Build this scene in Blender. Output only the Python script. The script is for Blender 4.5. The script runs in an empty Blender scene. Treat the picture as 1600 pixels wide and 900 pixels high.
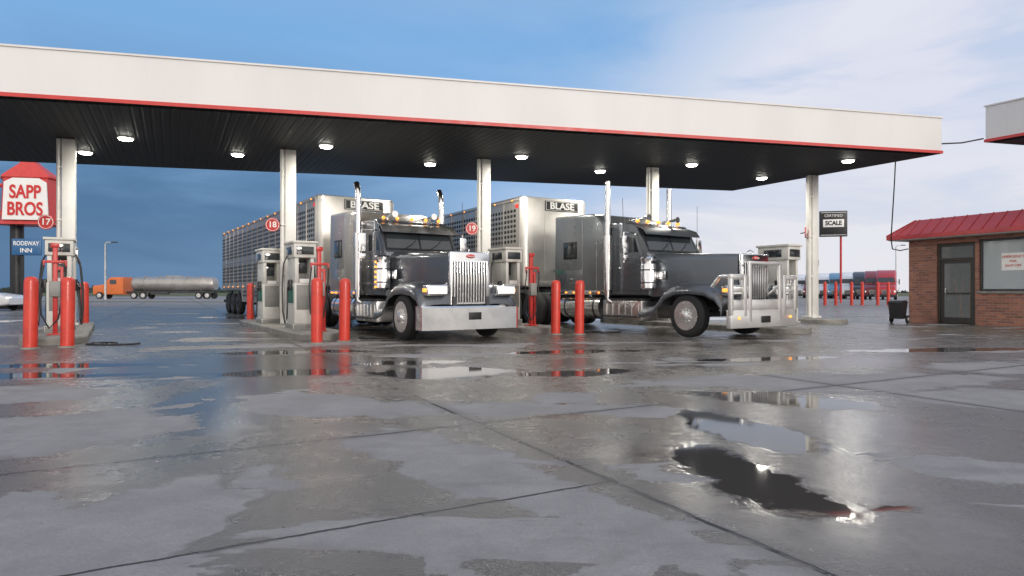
import bpy, bmesh, math, random
from mathutils import Vector, Matrix, noise, Euler
random.seed(4)
R=math.radians
scene=bpy.context.scene
COL=scene.collection
scene.view_settings.view_transform='Standard'
scene.view_settings.look='None'
scene.view_settings.exposure=0

# ------------------------------------------------------------------ materials
def nmat(name):
    m=bpy.data.materials.new(name); m.use_nodes=True
    nt=m.node_tree; b=nt.nodes['Principled BSDF']
    return m,nt,b
def N(nt,t,**k):
    n=nt.nodes.new(t)
    for a,v in k.items(): setattr(n,a,v)
    return n
def L(nt,a,b): nt.links.new(a,b)
def math_n(nt,op,a,b=None,c=None,clamp=False):
    n=N(nt,'ShaderNodeMath',operation=op); n.use_clamp=clamp
    for i,v in enumerate((a,b,c)):
        if v is None: continue
        if isinstance(v,(int,float)): n.inputs[i].default_value=v
        else: L(nt,v,n.inputs[i])
    return n.outputs[0]
def smooth(nt,v,a,b,lo=0.0,hi=1.0):
    n=N(nt,'ShaderNodeMapRange'); n.interpolation_type='SMOOTHSTEP'
    L(nt,v,n.inputs[0]); 
    if a>b: a,b,lo,hi=b,a,hi,lo
    n.inputs[1].default_value=a; n.inputs[2].default_value=b
    n.inputs[3].default_value=lo; n.inputs[4].default_value=hi
    return n.outputs[0]
def mixc(nt,f,a,b,bt='MIX'):
    n=N(nt,'ShaderNodeMix',data_type='RGBA'); n.blend_type=bt
    if isinstance(f,(int,float)): n.inputs[0].default_value=f
    else: L(nt,f,n.inputs[0])
    for i,v in ((6,a),(7,b)):
        if isinstance(v,tuple): n.inputs[i].default_value=(v[0],v[1],v[2],1)
        else: L(nt,v,n.inputs[i])
    return n.outputs[2]
def mixf(nt,f,a,b):
    n=N(nt,'ShaderNodeMix',data_type='FLOAT')
    for i,v in ((0,f),(2,a),(3,b)):
        if isinstance(v,(int,float)): n.inputs[i].default_value=v
        else: L(nt,v,n.inputs[i])
    return n.outputs[0]

def simple(name,col,rough=0.5,metal=0.0,var=0.15,scale=4.0,bump=0.0,coat=0.0,dirt=None,emit=None,estr=0,rvar=0.1):
    m,nt,b=nmat(name)
    tc=N(nt,'ShaderNodeTexCoord')
    no=N(nt,'ShaderNodeTexNoise'); no.inputs['Scale'].default_value=scale; no.inputs['Detail'].default_value=4
    no.inputs['Roughness'].default_value=0.6
    L(nt,tc.outputs['Object'],no.inputs['Vector'])
    f=smooth(nt,no.outputs[0],0.3,0.7)
    d=tuple(c*(1-var) for c in col); u=tuple(min(1,c*(1+var*0.6)) for c in col)
    c=mixc(nt,f,d,u)
    if dirt:
        n2=N(nt,'ShaderNodeTexNoise'); n2.inputs['Scale'].default_value=scale*0.7; n2.inputs['Detail'].default_value=5
        mp=N(nt,'ShaderNodeMapping'); mp.inputs['Scale'].default_value=(1.5,1.5,0.35)
        L(nt,tc.outputs['Object'],mp.inputs[0]); L(nt,mp.outputs[0],n2.inputs['Vector'])
        c=mixc(nt,smooth(nt,n2.outputs[0],0.5,0.8,0,0.6),c,dirt)
    L(nt,c,b.inputs['Base Color'])
    L(nt,mixf(nt,f,max(0,rough-rvar*0.5),min(1,rough+rvar)),b.inputs['Roughness'])
    b.inputs['Metallic'].default_value=metal
    if coat: b.inputs['Coat Weight'].default_value=coat; b.inputs['Coat Roughness'].default_value=0.05
    if bump:
        bp=N(nt,'ShaderNodeBump'); bp.inputs['Strength'].default_value=bump; bp.inputs['Distance'].default_value=0.02
        n3=N(nt,'ShaderNodeTexNoise'); n3.inputs['Scale'].default_value=scale*8; n3.inputs['Detail'].default_value=4
        L(nt,tc.outputs['Object'],n3.inputs['Vector']); L(nt,n3.outputs[0],bp.inputs['Height']); L(nt,bp.outputs[0],b.inputs['Normal'])
    if emit:
        b.inputs['Emission Color'].default_value=(*emit,1); b.inputs['Emission Strength'].default_value=estr
    return m

WHITE=simple('white_paint',(0.78,0.765,0.75),0.45,var=0.05,scale=1.2,dirt=(0.6,0.58,0.56))
COLW=simple('column_paint',(0.76,0.745,0.71),0.5,var=0.08,scale=2,dirt=(0.5,0.46,0.40))
RED=simple('red_paint',(0.58,0.04,0.035),0.38,var=0.18,scale=3,dirt=(0.32,0.03,0.02))
BOLR=simple('bollard_red',(0.66,0.05,0.03),0.38,var=0.15,scale=4,dirt=(0.38,0.045,0.03),coat=0.2)
REDTRIM=simple('red_trim',(0.62,0.06,0.055),0.4,var=0.1)
ROOFR=simple('roof_red_metal',(0.50,0.06,0.065),0.42,var=0.12,scale=1.5,dirt=(0.36,0.06,0.06))
CHROME=simple('chrome',(0.88,0.88,0.88),0.14,1.0,var=0.03,scale=2,rvar=0.05)
ALU=simple('aluminium',(0.74,0.73,0.71),0.30,0.95,var=0.08,scale=2,rvar=0.12)
GUARDM=simple('guard_aluminium',(0.80,0.79,0.77),0.34,0.7,var=0.05,scale=2,rvar=0.1)
RIM=simple('polished_wheel_aluminium',(0.85,0.85,0.84),0.25,0.8,var=0.05,scale=3,rvar=0.08)
NOSE=simple('trailer_sheet_aluminium',(0.68,0.66,0.62),0.36,0.8,var=0.07,scale=1.2,rvar=0.1,dirt=(0.46,0.44,0.40))
TANKM=simple('dull_tank_metal',(0.46,0.44,0.42),0.45,0.75,var=0.12,scale=0.8,rvar=0.1,dirt=(0.3,0.28,0.25))
RAIL=simple('trailer_rail_aluminium',(0.50,0.475,0.45),0.42,0.75,var=0.12,scale=1.2,rvar=0.1,dirt=(0.3,0.28,0.25))
STEEL=simple('dark_steel',(0.08,0.08,0.085),0.5,0.6,var=0.3)
FRAMEG=simple('door_frame_dark',(0.06,0.055,0.05),0.5,0.3,var=0.1)
BLACK=simple('black_plastic',(0.018,0.018,0.02),0.45,var=0.3)
RUBBER=simple('tyre_rubber',(0.025,0.025,0.026),0.75,var=0.3,scale=12,bump=0.2)
PAINT1=simple('paint_charcoal_blue',(0.115,0.125,0.142),0.29,0.55,var=0.05,scale=1,coat=0.45)
PAINT1B=simple('paint_sleeper_reflection',(0.42,0.395,0.365),0.28,0.65,var=0.04,scale=0.7,coat=0.35)  # brownish lightening is the sleeper's light reflection put into its base colour
PAINT2=simple('paint_dark_grey',(0.14,0.155,0.172),0.29,0.55,var=0.05,scale=1,coat=0.45)
PAINT2B=simple('paint_dark_grey_sleeper',(0.22,0.235,0.25),0.29,0.6,var=0.03,scale=0.7,coat=0.35)
def glassmat(name,col,rough=0.04):
    m,nt,b=nmat(name); b.inputs['Base Color'].default_value=(*col,1); b.inputs['Roughness'].default_value=rough
    b.inputs['Specular IOR Level'].default_value=0.8
    tc=N(nt,'ShaderNodeTexCoord'); no=N(nt,'ShaderNodeTexNoise'); no.inputs['Scale'].default_value=2
    L(nt,tc.outputs['Object'],no.inputs['Vector'])
    L(nt,mixc(nt,no.outputs[0],tuple(c*0.5 for c in col),tuple(c*1.6 for c in col)),b.inputs['Base Color'])
    return m
GLASS=glassmat('window_glass',(0.03,0.037,0.042))
m,nt,b=nmat('sky_reflection_glass'); CLEAR=m
b.inputs['Base Color'].default_value=(0.62,0.68,0.72,1); b.inputs['Roughness'].default_value=0.02  # pale bluish base paints the bright sky reflection into the window pane
b.inputs['Alpha'].default_value=0.55; b.inputs['Specular IOR Level'].default_value=1.0
m,nt,b=nmat('door_clear_glass'); CLEARD=m
b.inputs['Base Color'].default_value=(0.3,0.33,0.34,1); b.inputs['Roughness'].default_value=0.02
b.inputs['Alpha'].default_value=0.35; b.inputs['Specular IOR Level'].default_value=0.8
AMBER=simple('amber_lens',(0.8,0.28,0.03),0.3,emit=(1,0.35,0.05),estr=1.9)
REDLENS=simple('red_lens',(0.6,0.03,0.02),0.3,emit=(1,0.06,0.03),estr=0.5)
LAMPW=simple('headlamp_lens',(0.85,0.85,0.82),0.15,emit=(1,0.96,0.88),estr=0.6)
LAMPE=simple('canopy_lamp_lens',(0.9,0.9,0.85),0.3,emit=(1.0,0.98,0.86),estr=22)
LETW=simple('letter_white',(0.86,0.86,0.84),0.5,var=0.03)
LETR=simple('letter_red',(0.62,0.03,0.03),0.5,var=0.05)
LETG=simple('letter_green',(0.02,0.30,0.18),0.4,var=0.05)
BLUE=simple('sign_blue',(0.035,0.13,0.30),0.4,var=0.1)
GREEN=simple('pump_green',(0.05,0.17,0.12),0.45,var=0.15)
PUMPW=simple('pump_white',(0.68,0.67,0.63),0.42,var=0.08,scale=3,dirt=(0.42,0.38,0.32))
PUMPG=simple('pump_grey',(0.27,0.27,0.255),0.5,var=0.15,dirt=(0.15,0.13,0.11))
CONC=simple('island_concrete',(0.25,0.24,0.22),0.6,var=0.3,scale=3,bump=0.3,dirt=(0.10,0.095,0.085))
ORANGE=simple('orange_paint',(0.68,0.17,0.05),0.35,var=0.1)
OFFW=simple('interior_wall',(0.75,0.73,0.68),0.7,var=0.08)
WHITEP=simple('vehicle_white',(0.78,0.79,0.81),0.25,var=0.04,coat=0.5)
REDP=simple('vehicle_red',(0.42,0.02,0.025),0.3,var=0.1,coat=0.4)
DREDP=simple('vehicle_dark_red',(0.24,0.014,0.02),0.3,var=0.1,coat=0.4)
BLUEP=simple('vehicle_blue',(0.12,0.27,0.42),0.25,var=0.1,coat=0.6)
BLACKP=simple('vehicle_black',(0.02,0.02,0.023),0.22,var=0.1,coat=0.6)
GRASS=simple('verge_grass',(0.11,0.12,0.055),0.9,var=0.4,scale=0.4,bump=0.6)
LEAF=simple('far_foliage',(0.05,0.065,0.055),0.95,var=0.4,scale=0.1)

# stock trailer punched side
m,nt,b=nmat('punched_aluminium'); PUNCH=m
tc=N(nt,'ShaderNodeTexCoord'); sp=N(nt,'ShaderNodeSeparateXYZ'); L(nt,tc.outputs['Object'],sp.inputs[0])
y=sp.outputs[1]; z=sp.outputs[2]
fy=math_n(nt,'ABSOLUTE',math_n(nt,'SUBTRACT',math_n(nt,'FRACT',math_n(nt,'DIVIDE',y,0.20)),0.5))
fz=math_n(nt,'ABSOLUTE',math_n(nt,'SUBTRACT',math_n(nt,'FRACT',math_n(nt,'DIVIDE',z,0.165)),0.5))
a2=math_n(nt,'POWER',math_n(nt,'DIVIDE',fy,0.37),4.0); b2=math_n(nt,'POWER',math_n(nt,'DIVIDE',fz,0.31),4.0)
hole=smooth(nt,math_n(nt,'ADD',a2,b2),1.15,0.85)
def band(v,a,c): return math_n(nt,'MULTIPLY',math_n(nt,'GREATER_THAN',v,a),math_n(nt,'LESS_THAN',v,c))
zz=math_n(nt,'ADD',band(z,1.485,2.31),band(z,2.64,3.795))
zz=math_n(nt,'ADD',zz,math_n(nt,'MULTIPLY',band(z,0.825,1.155),band(y,3.6,11.2)))
hole=math_n(nt,'MULTIPLY',hole,zz,clamp=True)
hole=math_n(nt,'MULTIPLY',hole,math_n(nt,'GREATER_THAN',y,0.40))
no=N(nt,'ShaderNodeTexNoise'); no.inputs['Scale'].default_value=1.2; no.inputs['Detail'].default_value=4
L(nt,tc.outputs['Object'],no.inputs['Vector'])
base=mixc(nt,no.outputs[0],(0.36,0.33,0.30),(0.56,0.53,0.49))
L(nt,mixc(nt,hole,base,(0.02,0.02,0.022)),b.inputs['Base Color'])
L(nt,mixf(nt,hole,0.8,0.0),b.inputs['Metallic'])
L(nt,mixf(nt,hole,0.40,0.9),b.inputs['Roughness'])
bp=N(nt,'ShaderNodeBump'); bp.inputs['Strength'].default_value=0.5; bp.inputs['Distance'].default_value=0.02; bp.invert=True
L(nt,hole,bp.inputs['Height']); L(nt,bp.outputs[0],b.inputs['Normal'])

# soffit
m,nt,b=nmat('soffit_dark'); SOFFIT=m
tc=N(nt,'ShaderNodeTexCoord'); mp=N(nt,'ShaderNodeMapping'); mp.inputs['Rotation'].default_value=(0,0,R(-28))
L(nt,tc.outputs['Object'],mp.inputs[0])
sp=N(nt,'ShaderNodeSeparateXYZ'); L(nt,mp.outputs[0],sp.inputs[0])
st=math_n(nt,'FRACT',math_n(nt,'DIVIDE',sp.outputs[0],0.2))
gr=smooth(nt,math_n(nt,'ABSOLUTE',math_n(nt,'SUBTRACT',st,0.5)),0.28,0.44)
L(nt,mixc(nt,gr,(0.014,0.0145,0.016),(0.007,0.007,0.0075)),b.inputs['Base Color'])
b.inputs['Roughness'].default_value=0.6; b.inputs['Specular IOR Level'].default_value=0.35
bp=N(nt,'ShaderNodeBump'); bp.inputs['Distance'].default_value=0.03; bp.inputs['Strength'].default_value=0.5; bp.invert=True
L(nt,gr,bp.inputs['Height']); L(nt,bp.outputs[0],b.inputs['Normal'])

# fascia
m,nt,b=nmat('fascia_white'); FASCIA=m
tc=N(nt,'ShaderNodeTexCoord'); mp=N(nt,'ShaderNodeMapping'); mp.inputs['Rotation'].default_value=(0,0,R(-13.4))
L(nt,tc.outputs['Object'],mp.inputs[0])
sp=N(nt,'ShaderNodeSeparateXYZ'); L(nt,mp.outputs[0],sp.inputs[0])
st=math_n(nt,'FRACT',math_n(nt,'DIVIDE',sp.outputs[0],0.92))
seam=smooth(nt,math_n(nt,'ABSOLUTE',math_n(nt,'SUBTRACT',st,0.5)),0.492,0.498)
no=N(nt,'ShaderNodeTexNoise'); no.inputs['Scale'].default_value=0.4; no.inputs['Detail'].default_value=5
mp2=N(nt,'ShaderNodeMapping'); mp2.inputs['Scale'].default_value=(1.6,1.6,0.5); L(nt,tc.outputs['Object'],mp2.inputs[0])
L(nt,mp2.outputs[0],no.inputs['Vector'])
c=mixc(nt,smooth(nt,no.outputs[0],0.35,0.75),(0.80,0.79,0.785),(0.74,0.73,0.725))
L(nt,mixc(nt,math_n(nt,'MULTIPLY',seam,0.07),c,(0.35,0.33,0.32)),b.inputs['Base Color'])
b.inputs['Roughness'].default_value=0.55

# brick
m,nt,b=nmat('brick'); BRICK=m
tc=N(nt,'ShaderNodeTexCoord'); sp=N(nt,'ShaderNodeSeparateXYZ'); L(nt,tc.outputs['Object'],sp.inputs[0])
cb=N(nt,'ShaderNodeCombineXYZ'); L(nt,math_n(nt,'ADD',sp.outputs[0],sp.outputs[1]),cb.inputs[0]); L(nt,sp.outputs[2],cb.inputs[1])
br=N(nt,'ShaderNodeTexBrick'); L(nt,cb.outputs[0],br.inputs['Vector'])
br.inputs['Scale'].default_value=1; br.inputs['Brick Width'].default_value=0.24; br.inputs['Row Height'].default_value=0.085
br.inputs['Mortar Size'].default_value=0.010; br.inputs['Bias'].default_value=-0.1
br.inputs['Color1'].default_value=(0.42,0.16,0.095,1); br.inputs['Color2'].default_value=(0.20,0.08,0.058,1); br.inputs['Mortar'].default_value=(0.28,0.24,0.22,1)
no=N(nt,'ShaderNodeTexNoise'); no.inputs['Scale'].default_value=1.5; no.inputs['Detail'].default_value=4; L(nt,tc.outputs['Object'],no.inputs['Vector'])
L(nt,mixc(nt,smooth(nt,no.outputs[0],0.45,0.75,0,0.35),br.outputs[0],(0.16,0.085,0.065)),b.inputs['Base Color'])
b.inputs['Roughness'].default_value=0.8
bp=N(nt,'ShaderNodeBump'); bp.inputs['Distance'].default_value=0.01; bp.invert=True; L(nt,br.outputs[1],bp.inputs['Height']); L(nt,bp.outputs[0],b.inputs['Normal'])

# ------------------------------------------------------------------ ground material
m,nt,b=nmat('wet_concrete'); GROUND=m
tc=N(nt,'ShaderNodeTexCoord'); P=tc.outputs['Object']
def noise_n(vec,scale,detail=5,rough=0.55,dist=0.0):
    n=N(nt,'ShaderNodeTexNoise'); n.inputs['Scale'].default_value=scale; n.inputs['Detail'].default_value=detail
    n.inputs['Roughness'].default_value=rough; n.inputs['Distortion'].default_value=dist
    L(nt,vec,n.inputs['Vector']); return n
nd=noise_n(P,1.3,8,0.63)
va=N(nt,'ShaderNodeVectorMath',operation='SUBTRACT'); L(nt,nd.outputs['Color'],va.inputs[0]); va.inputs[1].default_value=(0.5,0.5,0.5)
vs=N(nt,'ShaderNodeVectorMath',operation='SCALE'); L(nt,va.outputs[0],vs.inputs[0]); vs.inputs['Scale'].default_value=1.15
vd=N(nt,'ShaderNodeVectorMath',operation='ADD'); L(nt,P,vd.inputs[0]); L(nt,vs.outputs[0],vd.inputs[1])
PD=vd.outputs[0]
def blob(cx,cy,hx,hy,rot=0,soft=0.1,amt=1.0):
    mp=N(nt,'ShaderNodeMapping'); mp.vector_type='TEXTURE'
    mp.inputs['Location'].default_value=(cx,cy,0); mp.inputs['Rotation'].default_value=(0,0,R(rot)); mp.inputs['Scale'].default_value=(hx,hy,1)
    L(nt,PD,mp.inputs[0])
    ln=N(nt,'ShaderNodeVectorMath',operation='LENGTH'); L(nt,mp.outputs[0],ln.inputs[0])
    return smooth(nt,ln.outputs['Value'],1+soft,1-soft,0,amt)
def mx(lst):
    o=lst[0]
    for v in lst[1:]: o=math_n(nt,'MAXIMUM',o,v)
    return o
pud=mx([blob(-3.0,8.6,1.0,0.45,10),blob(-0.9,8.7,1.0,0.7,8),blob(0.9,8.6,0.9,0.35,14),blob(-1.6,9.8,1.0,0.25,15),
        blob(-6.2,8.3,1.5,0.30,6),blob(-6.6,9.5,1.6,0.25,4),
        blob(2.75,6.5,0.9,0.45,-25,0.15),blob(1.85,5.15,0.40,0.8,18,0.14),blob(1.38,3.85,0.36,0.75,14,0.16),
        blob(1.9,3.35,0.16,0.06,-20,0.2),blob(4.2,10.4,1.4,0.28,12),blob(8.0,12,2.0,0.35,10),
        blob(-3.9,11.6,1.5,0.35,10),blob(1.2,11.6,1.5,0.3,15)])
film=mx([blob(-2.75,6.6,0.7,1.9,15,0.3),blob(2.2,5.2,1.2,1.5,-10,0.3),blob(1.5,3.8,0.8,1.2,14,0.3),blob(-4.0,9.5,2.8,1.5,5,0.25),blob(3.5,10.0,3.0,1.0,5,0.3,0.8)])
dry=mx([blob(-3.7,5.0,1.1,0.8,10,0.05),blob(-1.9,6.2,0.95,0.5,-40,0.05),blob(0.1,6.0,1.5,0.32,0,0.05),blob(0.95,5.75,0.55,0.16,0,0.06),
        blob(-0.67,4.5,0.65,0.32,-30,0.05),blob(0.0,3.6,0.95,0.36,-45,0.05),blob(0.5,2.9,0.6,0.2,-45,0.06),blob(-1.8,3.05,0.5,0.7,10,0.05),
        blob(-1.5,3.8,0.13,0.25,30,0.08),blob(2.9,4.0,0.6,0.3,-10,0.06),blob(4.1,7.9,2.2,0.7,5,0.05),blob(5.2,6.5,1.2,0.7,0,0.05),
        blob(-2.4,2.6,0.25,0.5,-30,0.08),blob(-0.35,2.75,0.10,0.5,35,0.1),blob(8.5,9.3,2.5,0.9,5,0.05),blob(3.6,3.1,0.8,0.5,0,0.06),
        blob(-6.0,6.6,1.6,0.7,10,0.05),blob(-1.0,11.0,1.4,0.35,10,0.06),blob(0.3,2.4,0.07,0.5,-50,0.12),blob(-4.8,13,2.5,0.5,20)])
mps=N(nt,'ShaderNodeMapping'); mps.inputs['Rotation'].default_value=(0,0,R(-28+90)); mps.inputs['Scale'].default_value=(0.32,0.75,1)
L(nt,P,mps.inputs[0])
ns=noise_n(mps.outputs[0],1.0,7,0.6,0.8)
dry=math_n(nt,'MAXIMUM',dry,smooth(nt,ns.outputs[0],0.59,0.60))
nr=noise_n(mps.outputs[0],3.2,7,0.7,0.6)
dry=math_n(nt,'MULTIPLY',dry,smooth(nt,nr.outputs[0],0.34,0.50,0.68,1.0))
damp=math_n(nt,'SUBTRACT',1.0,dry,clamp=True)
sp=N(nt,'ShaderNodeSeparateXYZ'); L(nt,P,sp.inputs[0])
farout=smooth(nt,sp.outputs[1],70,30)
damp=math_n(nt,'MULTIPLY',damp,farout)
nfp=noise_n(mps.outputs[0],0.55,5,0.55,0.4)
fp=math_n(nt,'MULTIPLY',smooth(nt,nfp.outputs[0],0.61,0.63),smooth(nt,sp.outputs[1],13,16))
pud=math_n(nt,'MAXIMUM',pud,fp)
damp=math_n(nt,'MAXIMUM',damp,pud)
# slab joints
mj=N(nt,'ShaderNodeMapping'); mj.inputs['Rotation'].default_value=(0,0,R(-28)); L(nt,P,mj.inputs[0])
njn=noise_n(P,6,3); 
sj=N(nt,'ShaderNodeSeparateXYZ'); L(nt,mj.outputs[0],sj.inputs[0])
wob=math_n(nt,'MULTIPLY',math_n(nt,'SUBTRACT',njn.outputs[0],0.5),0.04)
def joint(s,off,per,w):
    v=math_n(nt,'ADD',math_n(nt,'DIVIDE',math_n(nt,'ADD',math_n(nt,'SUBTRACT',s,off),wob),per),0.5)
    v=math_n(nt,'MULTIPLY',math_n(nt,'ABSOLUTE',math_n(nt,'SUBTRACT',math_n(nt,'FRACT',v),0.5)),per)
    return v
jx=joint(sj.outputs[0],2.25,4.6,0); jy=joint(sj.outputs[1],4.82,4.6,0)
jt=math_n(nt,'MAXIMUM',smooth(nt,jx,0.022,0.009),smooth(nt,jy,0.020,0.008))
seg=math_n(nt,'MULTIPLY',smooth(nt,joint(sj.outputs[1],3.0,50,0),0.015,0.006),math_n(nt,'LESS_THAN',sj.outputs[0],2.25))
jt=math_n(nt,'MAXIMUM',jt,seg)
jst=math_n(nt,'MAXIMUM',smooth(nt,jx,0.16,0.02),smooth(nt,jy,0.12,0.02))
# colours
nb=noise_n(P,2.2,7,0.72); nfine=noise_n(P,60,3,0.6); nl=noise_n(P,0.25,3); ng=noise_n(P,9,5,0.7)
dryc=mixc(nt,smooth(nt,nb.outputs[0],0.3,0.7),(0.245,0.235,0.236),(0.325,0.312,0.31))
dryc=mixc(nt,smooth(nt,nfine.outputs[0],0.35,0.7,0,0.3),dryc,(0.17,0.165,0.162))
dryc=mixc(nt,smooth(nt,ng.outputs[0],0.55,0.72,0,0.25),dryc,(0.19,0.18,0.172))
wetc=mixc(nt,smooth(nt,nb.outputs[0],0.3,0.7),(0.088,0.080,0.073),(0.135,0.123,0.110))
wetc=mixc(nt,smooth(nt,nl.outputs[0],0.5,0.7,0,0.55),wetc,(0.11,0.087,0.052))
wetc=mixc(nt,smooth(nt,ng.outputs[0],0.5,0.7,0,0.3),wetc,(0.055,0.05,0.046))
c=mixc(nt,damp,dryc,wetc)
c=mixc(nt,pud,c,(0.062,0.057,0.053))
c=mixc(nt,math_n(nt,'MULTIPLY',jst,0.3),c,(0.06,0.055,0.05))
c=mixc(nt,math_n(nt,'MULTIPLY',jt,0.9),c,(0.012,0.012,0.012))
L(nt,c,b.inputs['Base Color'])
rw=mixf(nt,smooth(nt,nb.outputs[0],0.35,0.65),0.22,0.38)
rw=mixf(nt,film,rw,0.15)
r1=mixf(nt,damp,0.75,rw)
r1=mixf(nt,pud,r1,0.035)
L(nt,r1,b.inputs['Roughness'])
b.inputs['Specular IOR Level'].default_value=0.48
hh=math_n(nt,'ADD',math_n(nt,'MULTIPLY',nfine.outputs[0],0.5),math_n(nt,'MULTIPLY',ng.outputs[0],0.6))
hh=math_n(nt,'SUBTRACT',hh,jt)
hh=math_n(nt,'MULTIPLY',hh,math_n(nt,'SUBTRACT',1.0,math_n(nt,'MULTIPLY',film,0.45)))
hh=math_n(nt,'MULTIPLY',hh,math_n(nt,'SUBTRACT',1.0,math_n(nt,'MULTIPLY',pud,0.985)))
bp=N(nt,'ShaderNodeBump'); bp.inputs['Distance'].default_value=0.009; bp.inputs['Strength'].default_value=0.65
L(nt,hh,bp.inputs['Height']); L(nt,bp.outputs[0],b.inputs['Normal'])

# ------------------------------------------------------------------ mesh builder
class B:
    def __init__(s): s.bm=bmesh.new()
    def _m(s,verts,m):
        fs=set()
        for v in verts:
            for f in v.link_faces: fs.add(f)
        for f in fs: f.material_index=m
        return fs
    def box(s,c,sz,m=0,bev=0,rot=(0,0,0),seg=2):
        M=Matrix.Translation(c)@Euler([R(a) for a in rot]).to_matrix().to_4x4()@Matrix.Diagonal((sz[0],sz[1],sz[2],1))
        r=bmesh.ops.create_cube(s.bm,size=1,matrix=M); s._m(r['verts'],m)
        if bev:
            es=set(e for v in r['verts'] for e in v.link_edges)
            bmesh.ops.bevel(s.bm,geom=list(es),offset=bev,segments=seg,profile=0.5,affect='EDGES')
    def cyl(s,p1,p2,r1,r2=None,n=20,m=0,caps=True):
        p1=Vector(p1);p2=Vector(p2); d=p2-p1
        if r2 is None: r2=r1
        M=Matrix.Translation((p1+p2)/2)@d.to_track_quat('Z','Y').to_matrix().to_4x4()
        r=bmesh.ops.create_cone(s.bm,cap_ends=caps,segments=n,radius1=r1,radius2=r2,depth=d.length,matrix=M)
        s._m(r['verts'],m)
    def sph(s,c,r,m=0,sc=(1,1,1),n=14):
        M=Matrix.Translation(c)@Matrix.Diagonal((sc[0],sc[1],sc[2],1))
        q=bmesh.ops.create_uvsphere(s.bm,u_segments=n,v_segments=max(6,n//2+1),radius=r,matrix=M); s._m(q['verts'],m)
    def loft(s,rings,m=0,caps=True,closed=True):
        vr=[[s.bm.verts.new(p) for p in r] for r in rings]
        k=len(vr[0])
        for a,b_ in zip(vr[:-1],vr[1:]):
            for i in range(k if closed else k-1):
                j=(i+1)%k
                f=s.bm.faces.new((a[i],a[j],b_[j],b_[i])); f.material_index=m
        if caps:
            f=s.bm.faces.new(list(reversed(vr[0]))); f.material_index=m
            f=s.bm.faces.new(vr[-1]); f.material_index=m
        return vr
    def tube(s,pts,r,n=10,m=0):
        pts=[Vector(p) for p in pts]; rings=[]
        up=Vector((0,0,1))
        prev=None
        for i,p in enumerate(pts):
            t=(pts[min(i+1,len(pts)-1)]-pts[max(i-1,0)]).normalized()
            if prev is None:
                a=t.cross(up)
                if a.length<0.05: a=t.cross(Vector((1,0,0)))
                a.normalize()
            else:
                a=(prev-t*prev.dot(t)).normalized()
            prev=a; bb=t.cross(a)
            rr=r[i] if isinstance(r,(list,tuple)) else r
            rings.append([p+(a*math.cos(2*math.pi*k/n)+bb*math.sin(2*math.pi*k/n))*rr for k in range(n)])
        s.loft(rings,m)
    def prism(s,poly,x0,x1,m=0,bev=0):
        a=[s.bm.verts.new((x0,p[0],p[1])) for p in poly]; b_=[s.bm.verts.new((x1,p[0],p[1])) for p in poly]; n=len(poly); fs=[]
        fs.append(s.bm.faces.new(a)); fs.append(s.bm.faces.new(list(reversed(b_))))
        for i in range(n):
            j=(i+1)%n; fs.append(s.bm.faces.new((a[j],a[i],b_[i],b_[j])))
        for f in fs: f.material_index=m
        if bev:
            es=set(e for f in fs[:2] for e in f.edges)
            bmesh.ops.bevel(s.bm,geom=list(es),offset=bev,segments=4,profile=0.5,affect='EDGES')
    def quad(s,ps,m=0,th=0.0):
        vs=[s.bm.verts.new(p) for p in ps]; f=s.bm.faces.new(vs); f.material_index=m
        if th:
            s.bm.normal_update(); f.normal_update()
            nrm=f.normal.copy()
            r=bmesh.ops.extrude_face_region(s.bm,geom=[f])
            nv=[g for g in r['geom'] if isinstance(g,bmesh.types.BMVert)]
            bmesh.ops.translate(s.bm,vec=nrm*th,verts=nv); s._m(nv,m)
    def lathe(s,prof,c,n=32,m=0,axis='x'):
        rings=[]
        for (a,r) in prof:
            ring=[]
            for k in range(n):
                t=2*math.pi*k/n
                if axis=='x': ring.append(Vector(c)+Vector((a,r*math.cos(t),r*math.sin(t))))
                else: ring.append(Vector(c)+Vector((r*math.cos(t),r*math.sin(t),a)))
            rings.append(ring)
        s.loft(rings,m)
    def done(s,name,mats,parent=None,loc=(0,0,0),rot=(0,0,0),sharp=32,**props):
        bmesh.ops.recalc_face_normals(s.bm,faces=s.bm.faces)
        me=bpy.data.meshes.new(name); s.bm.to_mesh(me); s.bm.free()
        for q in (mats if isinstance(mats,(list,tuple)) else [mats]): me.materials.append(q)
        for p in me.polygons: p.use_smooth=True
        me.set_sharp_from_angle(angle=R(sharp))
        o=bpy.data.objects.new(name,me); COL.objects.link(o)
        o.location=loc; o.rotation_euler=[R(a) for a in rot]
        if parent: o.parent=parent
        for k,v in props.items(): o[k]=v
        return o
def empty(name,loc=(0,0,0),rz=0,**props):
    o=bpy.data.objects.new(name,None); COL.objects.link(o); o.empty_display_size=0.3
    o.location=loc; o.rotation_euler=(0,0,R(rz))
    for k,v in props.items(): o[k]=v
    return o
TEXTS=[]
def text(body,size,mat,parent,loc,rot=(90,0,0),name='lettering',ext=0.004,sx=1.0,bold=0.0,align='CENTER'):
    me=bpy.data.meshes.new(name); me.materials.append(mat)
    o=bpy.data.objects.new(name,me); COL.objects.link(o); o.location=loc; o.rotation_euler=[R(a) for a in rot]; o.scale=(sx,1,1)
    if parent: o.parent=parent
    TEXTS.append((me,body,size,ext,bold,align)); return o
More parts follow.
